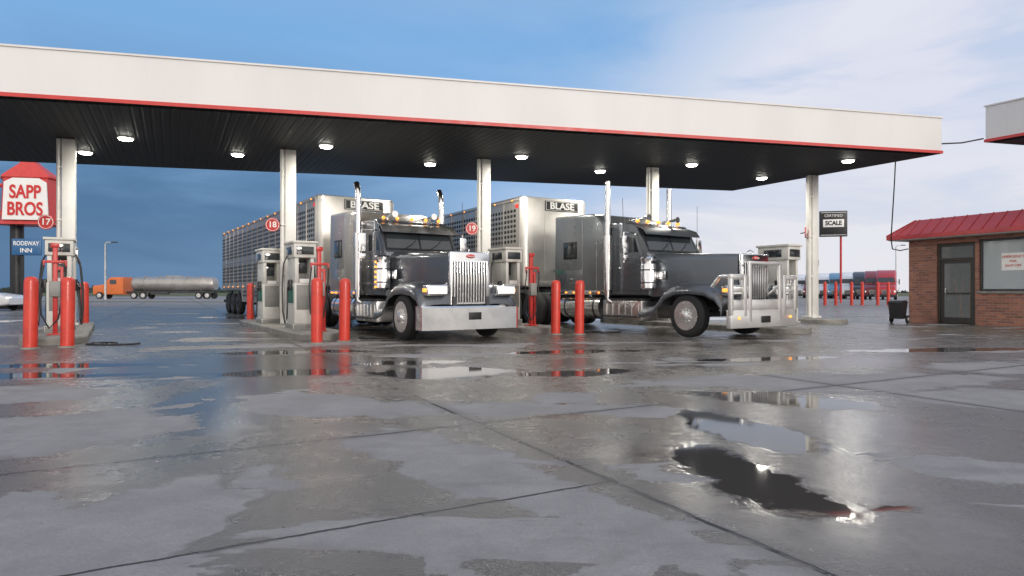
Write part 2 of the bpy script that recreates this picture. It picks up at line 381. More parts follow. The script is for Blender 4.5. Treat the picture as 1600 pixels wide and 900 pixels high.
def flush_texts():
    tmp=[]
    for (me,body,size,ext,bold,align) in TEXTS:
        cu=bpy.data.curves.new('t','FONT'); cu.body=body; cu.size=size; cu.align_x=align; cu.align_y='CENTER'; cu.extrude=ext; cu.offset=bold
        t=bpy.data.objects.new('t',cu); COL.objects.link(t); tmp.append((t,me))
    bpy.context.view_layer.update(); dg=bpy.context.evaluated_depsgraph_get()
    for t,me in tmp:
        m2=t.evaluated_get(dg).to_mesh()
        bm=bmesh.new(); bm.from_mesh(m2); 
        for f in bm.faces: f.material_index=0
        bm.to_mesh(me); bm.free()
    for t,me in tmp: bpy.data.objects.remove(t)
def copy_thing(root,loc,rz=None,**props):
    def cp(o,par):
        n=o.copy(); COL.objects.link(n)
        if par: n.parent=par
        for ch in o.children: cp(ch,n)
        return n
    n=cp(root,None); n.location=loc
    if rz is not None: n.rotation_euler=(0,0,R(rz))
    for k,v in props.items(): n[k]=v
    return n
def ring(w,z0,z1,rad,y,n=4,cx=0,rb=None):
    pts=[]; rb=rad if rb is None else rb
    for (sx,zz,sg,r_,a0) in ((1,z1,-1,rad,0),(-1,z1,-1,rad,90),(-1,z0,1,rb,180),(1,z0,1,rb,270)):
        cxx=sx*(w-r_); cz=zz+sg*r_
        for k in range(n+1):
            t=R(a0+90*k/n); pts.append((cx+cxx+r_*math.cos(t),y,cz+r_*math.sin(t)))
    return pts
LA=32.0
def lane(X,Y,z=0):   # forecourt axes -> world
    c,s_=math.cos(R(LA)),math.sin(R(LA))
    return (X*c-Y*s_, X*s_+Y*c, z)

# ------------------------------------------------------------------ setting: ground
g=B(); S=1500
g.quad([(-S,-S,0),(S,-S,0),(S,S,0),(-S,S,0)]); g.done('ground',GROUND,kind='structure')
g=B()
g.quad([(-140,78,0.004),(-20,62,0.004),(-20,66,0.004),(-140,83,0.004)]); 
g.quad([(-900,135,0.004),(900,135,0.004),(900,1400,0.004),(-900,1400,0.004)]); g.done('grass',GRASS,kind='structure')
vs_=[];fs_=[]
for i in range(9000):
    x=random.uniform(-520,560); y_=430+random.uniform(-20,30)
    h=(noise.noise(Vector((x*0.02,3.1,0)))+0.35)*5.5+noise.noise(Vector((x*0.13,7,0)))*2.5
    if h<0.4: continue
    z_=random.uniform(0,h); s_=random.uniform(.5,1.3); a=random.uniform(0,3.14)
    k=len(vs_)
    for (u,v) in ((-1,-.6),(1,-.5),(.8,.7),(-.7,.6)): vs_.append((x+u*s_*math.cos(a),y_+u*s_*math.sin(a),max(0,z_+v*s_)))
    fs_.append((k,k+1,k+2,k+3))
me=bpy.data.meshes.new('far_treeline'); me.from_pydata(vs_,[],fs_); me.materials.append(LEAF)
o=bpy.data.objects.new('far_treeline',me); COL.objects.link(o); o['kind']='stuff'; o['label']='low dark line of shrubs along the horizon'; o['category']='trees'

# ------------------------------------------------------------------ main canopy
H=5.2; FH=1.05
FR=Vector((12.8,19.07)); BR=Vector((9.0,26.1)); FL=Vector((-16.6,12.04)); BL=Vector((-20.4,19.07))
can=empty('fuel_canopy',(0,20,0),0,label='long flat white station canopy with red trim and lit downlights',category='canopy')
def poly_slab(name,pts,z0,z1,mats,parent,side=0,top=0,bot=0,off=(0,0,0)):
    q=B(); a=[q.bm.verts.new((p[0]-off[0],p[1]-off[1],z0)) for p in pts]; b_=[q.bm.verts.new((p[0]-off[0],p[1]-off[1],z1)) for p in pts]
    f=q.bm.faces.new(list(reversed(a))); f.material_index=bot
    f=q.bm.faces.new(b_); f.material_index=top
    for i in range(len(pts)):
        j=(i+1)%len(pts); f=q.bm.faces.new((a[i],a[j],b_[j],b_[i])); f.material_index=side
    return q.done(name,mats,parent)
def inset(pts,d):
    out=[]; n=len(pts)
    for i in range(n):
        p=pts[i]; e1=(pts[i]-pts[i-1]).normalized(); e2=(pts[(i+1)%n]-pts[i]).normalized()
        n1=Vector((-e1.y,e1.x)); n2=Vector((-e2.y,e2.x)); 
        k=(n1+n2); out.append(p+k*(d/(1+n1.dot(n2))))
    return out
pts=[FL,FR,BR,BL]; O=(0,20,0)
poly_slab('fascia',pts,H+0.085,H+FH,[FASCIA],can,off=O)
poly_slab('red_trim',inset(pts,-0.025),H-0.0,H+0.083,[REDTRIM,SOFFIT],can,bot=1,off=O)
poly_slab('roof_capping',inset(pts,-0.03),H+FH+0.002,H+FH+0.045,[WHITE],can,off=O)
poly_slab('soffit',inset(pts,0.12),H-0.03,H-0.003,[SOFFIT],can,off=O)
cols=[(-11.9,17.16),(-6.43,18.47),(-.87,19.8),(4.62,21.1),(10.54,22.5)]
for i,(x,y_) in enumerate(cols):
    q=B()
    q.box((0.02,0,(H-0.04+0.15)/2),(0.30,0.30,H-0.04-0.15),0,0.02)
    q.box((0,0,0.2),(0.44,0.44,0.08),0,0.01)
    q.cyl((-0.20,-0.06,0.2),(-0.20,-0.06,H-0.05),0.055,m=0,n=14)
    for zz in (1.6,3.0,4.4): q.box((-0.17,-0.06,zz),(0.12,0.14,0.04),0)
    q.box((0.2,-0.05,2.1),(0.06,0.14,0.2),1,0.01)
    q.done('column',[COLW,ALU],can,(x,y_-20,0),(0,0,LA-4))
lights=[(-10.2,16.9),(-5.17,17.8),(.29,19.2),(5.73,20.4),(10.4,19.8),(-12.4,18.6),(-8.1,18.9),(-2.6,20.3),(2.96,21.5),(8.9,22.8)]
for (x,y_) in lights:
    q=B(); q.lathe([(-0.02,0.21),(-0.05,0.205),(-0.065,0.18)],(0,0,0),24,0,'z'); q.lathe([(-0.067,0.17),(-0.10,0.15),(-0.115,0.09)],(0,0,0),24,1,'z')
    q.done('downlight',[WHITE,LAMPE],can,(x,y_-20,H-0.01),(0,0,LA-4))
    ld=bpy.data.lights.new('downlight_lamp','AREA'); ld.shape='DISK'; ld.size=0.3; ld.energy=75; ld.color=(1,0.96,0.87)
    lo=bpy.data.objects.new('downlight_lamp',ld); COL.objects.link(lo); lo.parent=can; lo.location=(x,y_-20,H-0.16)
# second canopy
c2=empty('neighbour_canopy',(18,19,0),0,label='corner of a second white canopy with red trim',category='canopy')
A=Vector((14.06,19.0)); dr=Vector((.5,-.866)); dl=Vector((.97,.243))
p2=[A,A+dr*12,A+dr*12+dl*26,A+dl*26]; z2=5.52
poly_slab('fascia',p2,z2+.085,z2+1.05,[FASCIA],c2,off=(18,19,0))
poly_slab('red_trim',inset(p2,-0.025),z2,z2+.083,[REDTRIM,SOFFIT],c2,bot=1,off=(18,19,0))
poly_slab('roof_capping',inset(p2,-0.03),z2+1.052,z2+1.09,[WHITE],c2,off=(18,19,0))
poly_slab('soffit',inset(p2,0.12),z2-.03,z2-.003,[SOFFIT],c2,off=(18,19,0))
for (k,l) in ((10,2.5),(10,14),(3,22)):
    pp=A+dr*k+dl*l
    q=B(); q.box((0,0,z2/2),(0.36,0.36,z2-0.06),0,0.02); q.done('column',COLW,c2,(pp.x-18,pp.y-19,0))
q=B(); q.tube([(12.82,19.1,5.5),(13.4,19.07,5.52),(14.03,19.05,5.64)],0.022,8); q.done('conduit',STEEL,label='thin dark conduit bridging the two canopies',category='pipe')
q=B(); pts_=[(11.75,19.6,5.18),(11.80,19.75,4.4),(11.95,20.1,3.5),(12.2,20.6,2.8),(12.6,21.2,2.5),(13.4,22.1,2.5),(14.05,22.7,2.6)]
q.tube(pts_,0.018,8); q.done('hanging_cable',BLACK,label='black cable drooping from the canopy to the brick booth',category='cable')

# ------------------------------------------------------------------ islands
isl=[(-1.05,16.0,24.0),(4.15,14.4,23.2),(9.78,13.6,21.5),(15.3,10.0,18.0),(20.9,12.3,16.5)]
for (X,a,c_) in isl:
    q=B(); rr=0.6
    pts_=[]
    for k in range(9): t_=R(180+180*k/8); pts_.append((rr*math.cos(t_),a+rr+rr*math.sin(t_)))
    for k in range(9): t_=R(180*k/8); pts_.append((rr*math.cos(t_),c_-rr+rr*math.sin(t_)))
    lo=[(p[0],p[1]-a,0.0) for p in pts_]; hi=[(p[0],p[1]-a,0.12) for p in pts_]; hi2=[(p[0]*0.95,(p[1]-a-(c_-a)/2)*0.995+(c_-a)/2,0.15) for p in pts_]
    q.loft([lo,hi,hi2])
    q.done('fuel_island',CONC,None,lane(X,a),(0,0,LA),label='raised concrete pump island with rounded ends',category='kerb island',group='fuel islands')

# bollards
q=B(); q.lathe([(0,0.118),(1.28,0.118),(1.33,0.108),(1.365,0.08),(1.38,0.03)],(0,0,0),24,0,'z'); 
q.lathe([(0.001,0.17),(0.03,0.16),(0.035,0.12)],(0,0,0),24,1,'z')
bol=q.done('bollard',[BOLR,CONC],None,(0,0,0),label='thick round red steel bollard guarding a pump island',category='bollard',group='red bollards at the pump islands')
bp_=[(12.22*-.753,12.22),(12.5*-.695,12.5),(13.4*-.305,13.4),(13.9*-.262,13.9),(16.2*.068,16.2),(16.2*.105,16.2),(21.8*-.409,21.8),(19.3*-.668,19.3)]
for i,(x,y_) in enumerate(bp_):
    o=bol if i==0 else copy_thing(bol,(0,0,0))
    o.location=(x,y_,0); o.rotation_euler=(R(random.uniform(-1,1)),R(random.uniform(-1,1)),random.uniform(0,6))

# dispenser
def dispenser():
    e=empty('fuel_dispenser',(0,0,0),LA,label='tall white and grey truck diesel dispenser with black hoses',category='fuel pump',group='diesel dispensers')
    q=B()
    q.box((0,0,0.22),(0.58,0.92,0.14),1,0.01)
    q.box((0,0,0.80),(0.50,0.84,1.02),0,0.02)
    q.box((-0.19,0,1.62),(0.09,0.84,0.66),0,0.01); q.box((0.19,0,1.62),(0.09,0.84,0.66),0,0.01)
    q.box((0,0.2,1.62),(0.30,0.42,0.64),1,0.01)
    q.box((0,0,2.12),(0.55,0.95,0.36),0,0.02)
    q.box((0,0,2.33),(0.62,1.02,0.06),0,0.01)
    q.done('cabinet',[PUMPW,PUMPG],e)
    q=B(); q.box((0,-0.428,0.95),(0.40,0.02,0.62),0,0.005); q.done('service_panel',PUMPG,e)
    q=B(); q.box((-0.256,0.0,1.0),(0.02,0.64,0.40),0,0.005); q.done('green_panel',GREEN,e)
    q=B(); q.box((0,-0.483,2.12),(0.42,0.02,0.2),0,0.005); q.box((0,-0.06,1.72),(0.27,0.04,0.3),0,0.005); q.box((-0.281,0,2.12),(0.02,0.55,0.2),0,0.004); q.done('display',GLASS,e)
    for sx in (-1,1):
        q=B(); q.box((sx*0.29,-0.15,1.25),(0.07,0.12,0.28),0,0.01); q.cyl((sx*0.32,-0.15,1.32),(sx*0.38,-0.3,1.18),0.022,m=0); q.cyl((sx*0.32,-0.15,1.38),(sx*0.34,-0.12,1.12),0.03); q.done('nozzle',BLACK,e)
        q=B(); q.tube([(sx*0.29,0.2,2.0),(sx*0.38,0.18,1.8),(sx*0.43,0.1,1.2),(sx*0.44,0.0,0.6),(sx*0.42,-0.15,0.30),(sx*0.40,-0.28,0.42),(sx*0.38,-0.25,0.8),(sx*0.35,-0.13,1.12)],0.02,8); q.done('hose',BLACK,e)
    q=B(); q.box((0,-0.436,1.36),(0.26,0.012,0.1),0); q.done('notice_sticker',LETW,e)
    return e
d0=dispenser()
dp=[(4.1,16.8),(4.0,20.2),(-1.05,18.8),(-1.15,22.4),(9.8,16.05),(15.5,11.0),(15.4,15.2)]
for i,(X,Y) in enumerate(dp):
    o=d0 if i==0 else copy_thing(d0,(0,0,0))
    o.location=lane(X,Y,0.0)

# red stands
def stand():
    e=empty('hose_stand',(0,0,0),LA,label='slim red steel post with hose hook on island',category='stand',group='red hose stands')
    q=B()
    q.box((0,0,1.15),(0.09,0.09,2.0),0,0.01); q.box((0,0,0.165),(0.28,0.28,0.03),0)
    q.box((0,-0.04,2.10),(0.16,0.05,0.10),0,0.01); q.box((0.12,0,0.9),(0.06,0.06,1.46),0,0.01); q.box((0.06,0,1.6),(0.14,0.05,0.06))
    q.done('post',RED,e)
    q=B(); q.box((0,-0.065,1.74),(0.44,0.04,0.06),0,0.01)
    for sx in (-.2,.2): q.box((sx,-0.065,1.68),(0.035,0.045,0.18),0,0.01)
    q.done('cross_arm',RED,e)
    q=B(); q.box((0.0,-0.10,1.15),(0.2,0.12,0.34),0,0.02); q.done('control_box',PUMPG,e)
    q=B(); q.tube([(-.2,-.1,1.66),(-.26,-.12,1.2),(-.24,-.14,.6),(-.1,-.16,.3),(.06,-.16,.5),(.16,-.13,1.1),(.2,-.1,1.64)],0.018,8); q.done('hose_loop',BLACK,e)
    return e
s0=stand()
for i,(X,Y) in enumerate([(4.15,15.25),(-1.05,17.1),(9.8,14.7)]):
    o=s0 if i==0 else copy_thing(s0,(0,0,0)); o.location=lane(X,Y,0.0)

# pump number signs
for (nm,x,y_,z_,rz) in (('17',-12.27,16.85,2.92,12),('18',-6.78,18.12,2.98,12),('19',-1.22,19.45,3.0,12),('21',10.25,22.35,3.15,62)):
    e=empty('pump_number_sign',(x,y_,z_),rz,label='round red disc with white number %s on a column'%nm,category='sign',group='pump number discs')
    q=B(); q.cyl((0,-0.015,0),(0,0.015,0),0.195,n=32); q.done('disc',RED,e)
    q=B()
    rg=[]
    for k in range(33):
        t_=2*math.pi*k/32; rg.append((0.17*math.cos(t_),-0.017,0.17*math.sin(t_)))
    q.tube(rg,0.007,6); q.done('border',LETW,e)
    q=B(); q.box((0.2,0.1,0),(0.36,0.03,0.03),0,rot=(0,0,25)); q.done('bracket',STEEL,e)
    text(nm,0.23,LETW,e,(0,-0.02,0),name='numeral',bold=0.004)

# traffic cone
e=empty('traffic_cone',(-7.9,20.4,0),0,label='small orange traffic cone with white collar behind pump',category='traffic cone')
q=B(); q.box((0,0,0.02),(0.36,0.36,0.035),0,0.01); q.lathe([(0.035,0.14),(0.70,0.03),(0.71,0.02)],(0,0,0),20,0,'z'); q.done('body',ORANGE,e)
q=B(); q.lathe([(0.40,0.0865),(0.52,0.067)],(0,0,0),20,0,'z'); q.done('collar',LETW,e)
for (x,y_,s_) in ((-8.3,13.2,.8),(-3.2,14.9,0.6),(2.3,17.0,0.8)):
    q=B(); ps=[(x+s_*(0.5*math.cos(k*.5)+0.05*k-.4),y_+s_*0.35*math.sin(k*.5),0.02) for k in range(14)]
    q.tube(ps,0.018,7); q.done('ground_hose',BLACK,label='black hose lying looped on the wet concrete',category='hose',group='loose hoses')

# ------------------------------------------------------------------ wheels
def wheel(parent,c,side,r=0.52,w=0.28,deep=False,rim=ALU,big=0.60):
    s_=side; g_=big
    q=B(); prof=[(-w/2,r*g_),(-w/2-0.005,r*0.80),(-w/2+0.015,r*0.93),(-w/2+0.05,r*0.99),(0,r),(w/2-0.05,r*0.99),(w/2-0.015,r*0.93),(w/2+0.005,r*0.80),(w/2,r*g_)]
    q.lathe(prof,(0,0,0),40)
    ty=q.done('wheel',RUBBER,parent,c)
    q=B(); f=s_*w/2
    if deep: pr=[(f*1.0,r*0.60),(f*0.9,r*0.57),(-f*0.2,r*0.54),(-f*0.3,r*0.30),(f*0.5,r*0.27),(f*0.6,r*0.12)]
    else: pr=[(f*1.05,r*(g_+.01)),(f*1.0,r*(g_-.04)),(f*0.85,r*(g_-.07)),(f*0.78,r*(g_-.10)),(f*0.98,r*0.36),(f*1.02,r*0.23),(f*1.45,r*0.21),(f*1.6,r*0.10)]
    q.lathe(pr,(0,0,0),32)
    if not deep:
        for k in range(10):
            t_=2*math.pi*k/10; rr=r*(g_-.17); a=(f*0.93,rr*math.cos(t_),rr*math.sin(t_)); q.cyl((a[0]-0.04*s_,a[1],a[2]),(a[0]+0.008*s_,a[1],a[2]),r*0.06,n=10,m=1)
            t_+=0.3; q.cyl((f*1.0,r*0.29*math.cos(t_),r*0.29*math.sin(t_)),(f*1.0+s_*0.04,r*0.29*math.cos(t_),r*0.29*math.sin(t_)),0.02,n=8,m=0)
    q.done('rim',[rim,BLACK],ty)
    return ty

# ------------------------------------------------------------------ tractor
def tractor(loc,rz,paint,paintS,guard,label,curved):
    e=empty('truck_tractor',loc,rz,label=label,category='truck',group='trucks fuelling under the canopy')
    q=B()
    for sx in (-.42,.42): q.box((sx,3.4,0.85),(0.09,9.0,0.26),0)
    for yy in (-0.8,0.9,3.0,5.2,6.2,7.5,7.85): q.box((0,yy,0.85),(0.8,0.12,0.18),0)
    q.box((0,0,0.55),(1.9,0.14,0.14),0,0.02); q.box((0,6.2,0.52),(1.8,0.16,0.16),0); q.box((0,7.5,0.52),(1.8,0.16,0.16),0)
    q.box((0,0.4,1.05),(0.7,1.8,0.5),0,0.03)
    q.cyl((0,6.85,1.08),(0,6.85,1.16),0.48,n=24)
    q.done('frame',STEEL,e)
    q=B(); rs=[]
    for (yy,w,z1,z0,rd) in ((-0.93,0.50,1.93,0.92,0.10),(-0.85,0.525,1.965,0.9,0.13),(-0.3,0.61,1.995,0.92,0.15),(0.4,0.73,2.03,0.92,0.17),(1.0,0.83,2.06,0.95,0.19),(1.42,0.88,2.08,0.95,0.20)):
        rs.append(ring(w,z0,z1,rd,yy,6,rb=0.03))
    q.loft(rs); q.tube([(0,-0.9,1.965),(0,0,2.015),(0,0.8,2.055),(0,1.4,2.085)],0.012,6)
    q.done('hood',paint,e,sharp=40)
    q=B(); q.box((0,-1.0,1.375),(1.02,0.1,1.19),0,0.035,seg=3); q.done('grille_surround',CHROME,e)
    q=B(); q.box((0,-1.045,1.30),(0.88,0.03,0.94),1)
    for k in range(13): q.box((-0.41+k*0.82/12,-1.07,1.30),(0.034,0.03,0.93),0,0.004)
    for zz in (0.84,1.76): q.box((0,-1.068,zz),(0.88,0.02,0.03),0)
    q.done('grille',[CHROME,BLACK],e)
    q=B(); q.sph((0,-1.055,1.87),0.10,sc=(1.2,0.25,0.45)); em=q.done('emblem',LETR,e)
    text('Peterbilt',0.055,LETW,em,(0,-1.085,1.868),name='script',ext=0.002)
    q=B(); q.tube([(0,-0.95,1.96),(0,-0.98,2.02),(0,-0.9,2.06),(0,-0.8,2.02)],[0.012,0.02,0.016,0.006],8); q.done('hood_ornament',CHROME,e)
    for sx in (-1,1):
        q=B(); q.box((sx*0.90,1.1,1.5),(0.03,0.4,0.22),0,0.01); q.done('hood_vent',CHROME,e)
        path=[(-1.04,0.72),(-1.02,0.90),(-0.86,1.07),(-0.56,1.19),(-0.1,1.235),(0.34,1.21),(0.66,1.09),(0.86,0.88),(1.02,0.71),(1.3,0.64),(1.5,0.63)]
        cs=[(0.50,0.09),(0.62,0.10),(0.90,0.09),(1.08,0.055),(1.18,-0.01),(1.225,-0.09),(1.235,-0.17)]
        rings=[]
        for i,(yy,zz) in enumerate(path):
            outer=[(sx*x,yy,zz+dz) for x,dz in cs]
            nx=Vector((0,yy,zz-0.5)).normalized() if i<9 else Vector((0,0,1))
            inner=[(p[0]-sx*0.012,p[1]-nx.y*0.03,p[2]-nx.z*0.03) for p in reversed(outer)]
            rings.append(outer+inner)
        q=B(); q.loft(rings)
        q.loft([[(sx*0.5,-0.95,0.8),(sx*0.62,-0.95,0.8),(sx*0.62,-0.95,1.1),(sx*0.5,-0.95,1.3)],[(sx*0.5,0.9,0.95),(sx*0.66,0.9,0.95),(sx*0.66,0.9,1.2),(sx*0.5,0.9,1.5)]])
        q.done('fender',paint,e,sharp=50)
        q=B(); q.box((sx*0.87,-1.06,1.12),(0.50,0.24,0.24),0,0.04,seg=3); q.cyl((sx*0.87,-0.97,1.0),(sx*0.80,-0.8,0.85),0.04,m=0)
        hp=q.done('headlight',CHROME,e)
        q=B(); q.box((sx*0.87,-1.185,1.12),(0.42,0.02,0.15),0,0.006); q.done('lens',LAMPW,hp)
        q=B(); q.box((sx*1.14,-1.06,1.12),(0.03,0.12,0.08),0,0.01); q.done('turn_signal',AMBER,e)
        wheel(e,(sx*1.05,0,0.525),sx,rim=RIM,big=0.66)
        q=B(); q.box((sx*0.9,8.35,0.62),(0.62,0.02,0.75),0); q.done('mud_flap',BLACK,e)
        for yy in (6.2,7.5):
            wheel(e,(sx*1.07,yy,0.525),sx,deep=True,rim=CHROME)
            wheel(e,(sx*0.75,yy,0.525),sx,deep=True)
        q=B(); xx=sx*1.10; yy=1.28
        q.lathe([(1.12,0.05),(1.14,0.16),(1.18,0.195),(1.75,0.195),(1.79,0.18),(1.80,0.13)],(xx,yy,0),28,0,'z')
        q.lathe([(1.80,0.10),(1.84,0.10),(1.86,0.20),(1.92,0.21),(1.96,0.17),(1.98,0.05)],(xx,yy,0),28,0,'z')
        for zz in (1.3,1.62): q.lathe([(zz,0.2),(zz+0.03,0.2)],(xx,yy,0),28,1,'z')
        q.cyl((xx,yy,1.5),(sx*0.8,yy,1.5),0.07,m=1)
        q.done('air_cleaner',[CHROME,STEEL],e)
        q=B(); xx=sx*1.20; yy=2.68 if guard else 2.62
        if curved: path_=[(xx,yy,0.95),(xx,yy,2.0),(xx,yy,3.4),(xx,yy+0.01,3.56),(xx,yy+0.04,3.70),(xx,yy+0.09,3.82),(xx,yy+0.15,3.90)]
        else: path_=[(xx,yy,0.95),(xx,yy,2.0),(xx,yy,3.4),(xx,yy,4.06)]
        q.tube(path_,0.078,18); q.cyl((xx,yy,1.15),(xx,yy,2.55),0.11,n=22); 
        q.tube([(xx,yy,1.0),(xx,yy-0.02,0.85),(xx-sx*0.12,yy-0.2,0.75),(sx*0.6,yy-0.6,0.75)],0.07,12)
        for zz in (1.3,2.4,2.85): q.box((sx*1.10,yy+.03,zz),(0.20,0.05,0.05),0)
        for zz in (1.14,2.55): q.lathe([(zz,0.116),(zz+0.05,0.116)],(xx,yy,0),22,0,'z')
        q.done('exhaust_stack',CHROME,e)
        q=B(); xm=sx*1.42
        q.box((xm,1.78,2.30),(0.20,0.06,0.46),0,0.02); q.box((xm,1.76,1.96),(0.18,0.06,0.14),0,0.02)
        q.tube([(sx*0.98,1.85,2.62),(xm,1.84,2.62),(xm,1.84,2.58)],0.013,8); q.tube([(sx*0.98,1.85,1.85),(xm,1.84,1.84),(xm,1.84,2.6)],0.013,8)
        q.tube([(xm,1.83,2.62),(xm,1.83,1.84)],0.013,8)
        mr=q.done('mirror',CHROME,e)
        q=B(); q.box((xm,1.815,2.3),(0.16,0.006,0.40),0); q.done('mirror_glass',GLASS,mr)
        q=B(); q.cyl((sx*0.88,3.05,0.66),(sx*0.88,4.75,0.66),0.335,n=32); 
        for yy2 in (3.25,4.5): q.cyl((sx*0.88,yy2,0.66),(sx*0.88,yy2+0.06,0.66),0.343,n=32,m=1)
        q.sph((sx*1.0,3.6,1.0),0.06,m=0); q.done('fuel_tank',[CHROME,STEEL],e)
        q=B(); q.box((sx*0.90,2.15,0.60),(0.58,1.45,0.52),0,0.03); q.box((sx*1.0,2.15,0.885),(0.42,1.4,0.04),1); q.box((sx*1.23,2.15,0.44),(0.12,1.3,0.04),1)
        for k in range(6): q.box((sx*1.195,1.55+k*0.24,0.62),(0.02,0.03,0.3),0)
        q.done('step_box',[ALU,STEEL],e)
        q=B(); q.box((sx*1.13,4.0,1.06),(0.03,2.2,0.12),0,0.005); q.done('sleeper_skirt',CHROME,e)
        for k in range(6):
            q=B(); q.sph((sx*1.15,3.1+k*0.36,1.06),0.035,sc=(.7,1.2,.8),n=8); q.done('marker_lamp',AMBER,e)
        for k in range(6 if curved else 0):
            q=B(); q.sph((sx*1.305,1.22,1.2+k*0.12),0.036,sc=(.8,.8,.8),n=8); q.done('marker_lamp',AMBER,e)
    # cab
    q=B()
    q.prism([(1.36,0.98),(1.36,2.06),(1.44,2.12),(1.72,2.74),(1.86,2.88),(2.1,2.93),(2.78,2.95),(2.78,0.98)],-0.99,0.99,0,0.06)
    q.done('cab',paint,e,sharp=40)
    def ws(x0,x1,nm):
        q=B(); y0,z0,y1,z1=1.455,2.165,1.675,2.655
        n_=Vector((0,-(z1-z0),(y1-y0))).normalized()*0.008
        q.quad([(x0,y0+n_.y,z0+n_.z),(x1,y0+n_.y,z0+n_.z),(x1*0.97 if x1>0.5 else x1,y1+n_.y,z1+n_.z),(x0*0.97 if x0<-.5 else x0,y1+n_.y,z1+n_.z)],0,0.006); q.done(nm,GLASS,e)
    ws(-0.90,-0.025,'windshield'); ws(0.025,0.90,'windshield')
    q=B()
    for (a,c_) in (((-0.93,1.44,2.14),(0.93,1.44,2.14)),((-0.9,1.69,2.68),(0.9,1.69,2.68)),((0,1.44,2.14),(0,1.69,2.68)),((-0.93,1.44,2.14),(-0.9,1.69,2.68)),((0.93,1.44,2.14),(0.9,1.69,2.68))): q.tube([a,c_],0.016,6)
    q.tube([(-0.5,1.41,2.13),(-0.2,1.46,2.3),(-0.1,1.5,2.4)],0.008,6); q.tube([(0.2,1.41,2.13),(0.5,1.46,2.3),(0.6,1.5,2.4)],0.008,6)
    q.done('windshield_frame',BLACK,e)
    q=B(); q.loft([[(-1.02,1.80,2.80),(1.02,1.80,2.80),(1.02,1.81,2.82),(-1.02,1.81,2.82)],[(-1.03,1.55,2.70),(1.03,1.55,2.70),(1.03,1.55,2.73),(-1.03,1.55,2.73)],[(-1.03,1.43,2.56),(1.03,1.43,2.56),(1.03,1.42,2.575),(-1.03,1.42,2.575)]])
    q.done('sun_visor',ALU if curved else paint,e)
    for xx in (-0.78,-0.4,0,0.4,0.78):
        q=B(); q.sph((xx,1.98,2.965),0.05,sc=(0.8,1.5,0.9),n=10); q.done('roof_marker_lamp',AMBER,e)
    for xx in (-0.55,0.55):
        q=B(); q.tube([(xx,2.5,3.03),(xx,2.1,3.04),(xx,1.85,3.05),(xx,1.78,3.05)],[0.02,0.028,0.05,0.085],14); q.box((xx,2.3,2.98),(0.04,0.08,0.1)); q.done('air_horn',CHROME,e)
    for sx in (-1,1):
        q=B(); xx=sx*0.993
        q.prism([(1.62,1.12),(1.62,2.12),(1.78,2.58),(2.50,2.62),(2.50,1.12)],xx,xx+sx*0.012,0,0.004); dr_=q.done('door',paint,e)
        q=B(); q.prism([(1.72,2.12),(1.86,2.50),(2.40,2.54),(2.40,2.12)],xx+sx*0.013,xx+sx*0.02); q.done('door_window',GLASS,dr_)
        q=B(); q.box((xx+sx*0.03,2.40,1.72),(0.03,0.12,0.04),0,0.01); q.done('door_handle',CHROME,dr_)
        q=B(); q.tube([(xx+sx*0.01,1.54,1.2),(xx+sx*0.07,1.54,1.22),(xx+sx*0.07,1.54,1.93),(xx+sx*0.01,1.54,1.95)],0.014,8); q.done('grab_rail',CHROME,e)
    q=B()
    q.prism([(2.86,1.02),(2.86,2.93),(3.10,3.17),(3.4,3.27),(5.1,3.33),(5.14,1.02)],-1.14,1.14,0,0.09)
    sl=q.done('sleeper',paintS,e,sharp=40)
    for sx in (-1,1):
        xx=sx*1.141
        q=B(); q.box((xx,4.35,2.28),(0.014,0.62,0.50),0,0.004); w_=q.done('sleeper_window_frame',BLACK,sl)
        q=B(); q.box((xx+sx*0.008,4.35,2.28),(0.01,0.52,0.40),0,0.003); q.done('sleeper_window',GLASS,w_)
        q=B(); q.box((xx,4.3,1.45),(0.012,1.0,0.5),0,0.004); q.box((xx+sx*0.01,4.3,1.45),(0.02,0.14,0.05),1,0.005); q.done('locker_door',[paintS,CHROME],sl)
        for yy in (3.3,3.9): 
            q=B(); q.box((xx,yy-0.1,2.1),(0.006,0.012,2.0),0); q.done('sleeper_seam',CHROME,sl)
    if guard: text('D.T.',0.17,LETG,e,(-1.156,4.8,1.66),(90,0,-90),name='door_lettering',sx=0.9)
    for sx in (-1,1):
        q=B(); q.tube([(sx*1.42,1.84,2.6),(sx*1.44,1.86,3.5)],0.006,6); q.done('antenna',BLACK,e)
    q=B(); q.box((0,5.45,1.0),(1.1,0.55,0.03),0); q.done('deck_plate',ALU,e)
    for k,xx in enumerate((-0.25,0,0.25)):
        q=B(); q.tube([(xx,5.15,1.9),(xx,5.4,1.55),(xx*0.8,5.9,1.5),(xx*.6,6.45,1.8)],0.016,7); q.done('air_hose',BLACK,e)
    if not guard:
        q=B(); rr=[]
        for (xx,yy) in ((-1.24,-0.92),(-1.22,-1.12),(-1.12,-1.2),(-0.6,-1.24),(0,-1.25),(0.6,-1.24),(1.12,-1.2),(1.22,-1.12),(1.24,-0.92)):
            rr.append([(xx,yy,0.27),(xx,yy+0.0,0.31),(xx,yy,0.75),(xx,yy+0.03,0.78),(xx,yy+0.06,0.78),(xx,yy+0.06,0.27)])
        q.loft(rr); q.done('bumper',CHROME,e)
        q=B(); q.box((0,-1.262,0.56),(0.30,0.012,0.16),0,0.003); q.done('licence_plate',BLACK,e)
    else:
        q=B()
        q.box((0,-1.24,0.48),(2.48,0.14,0.42),0,0.03)
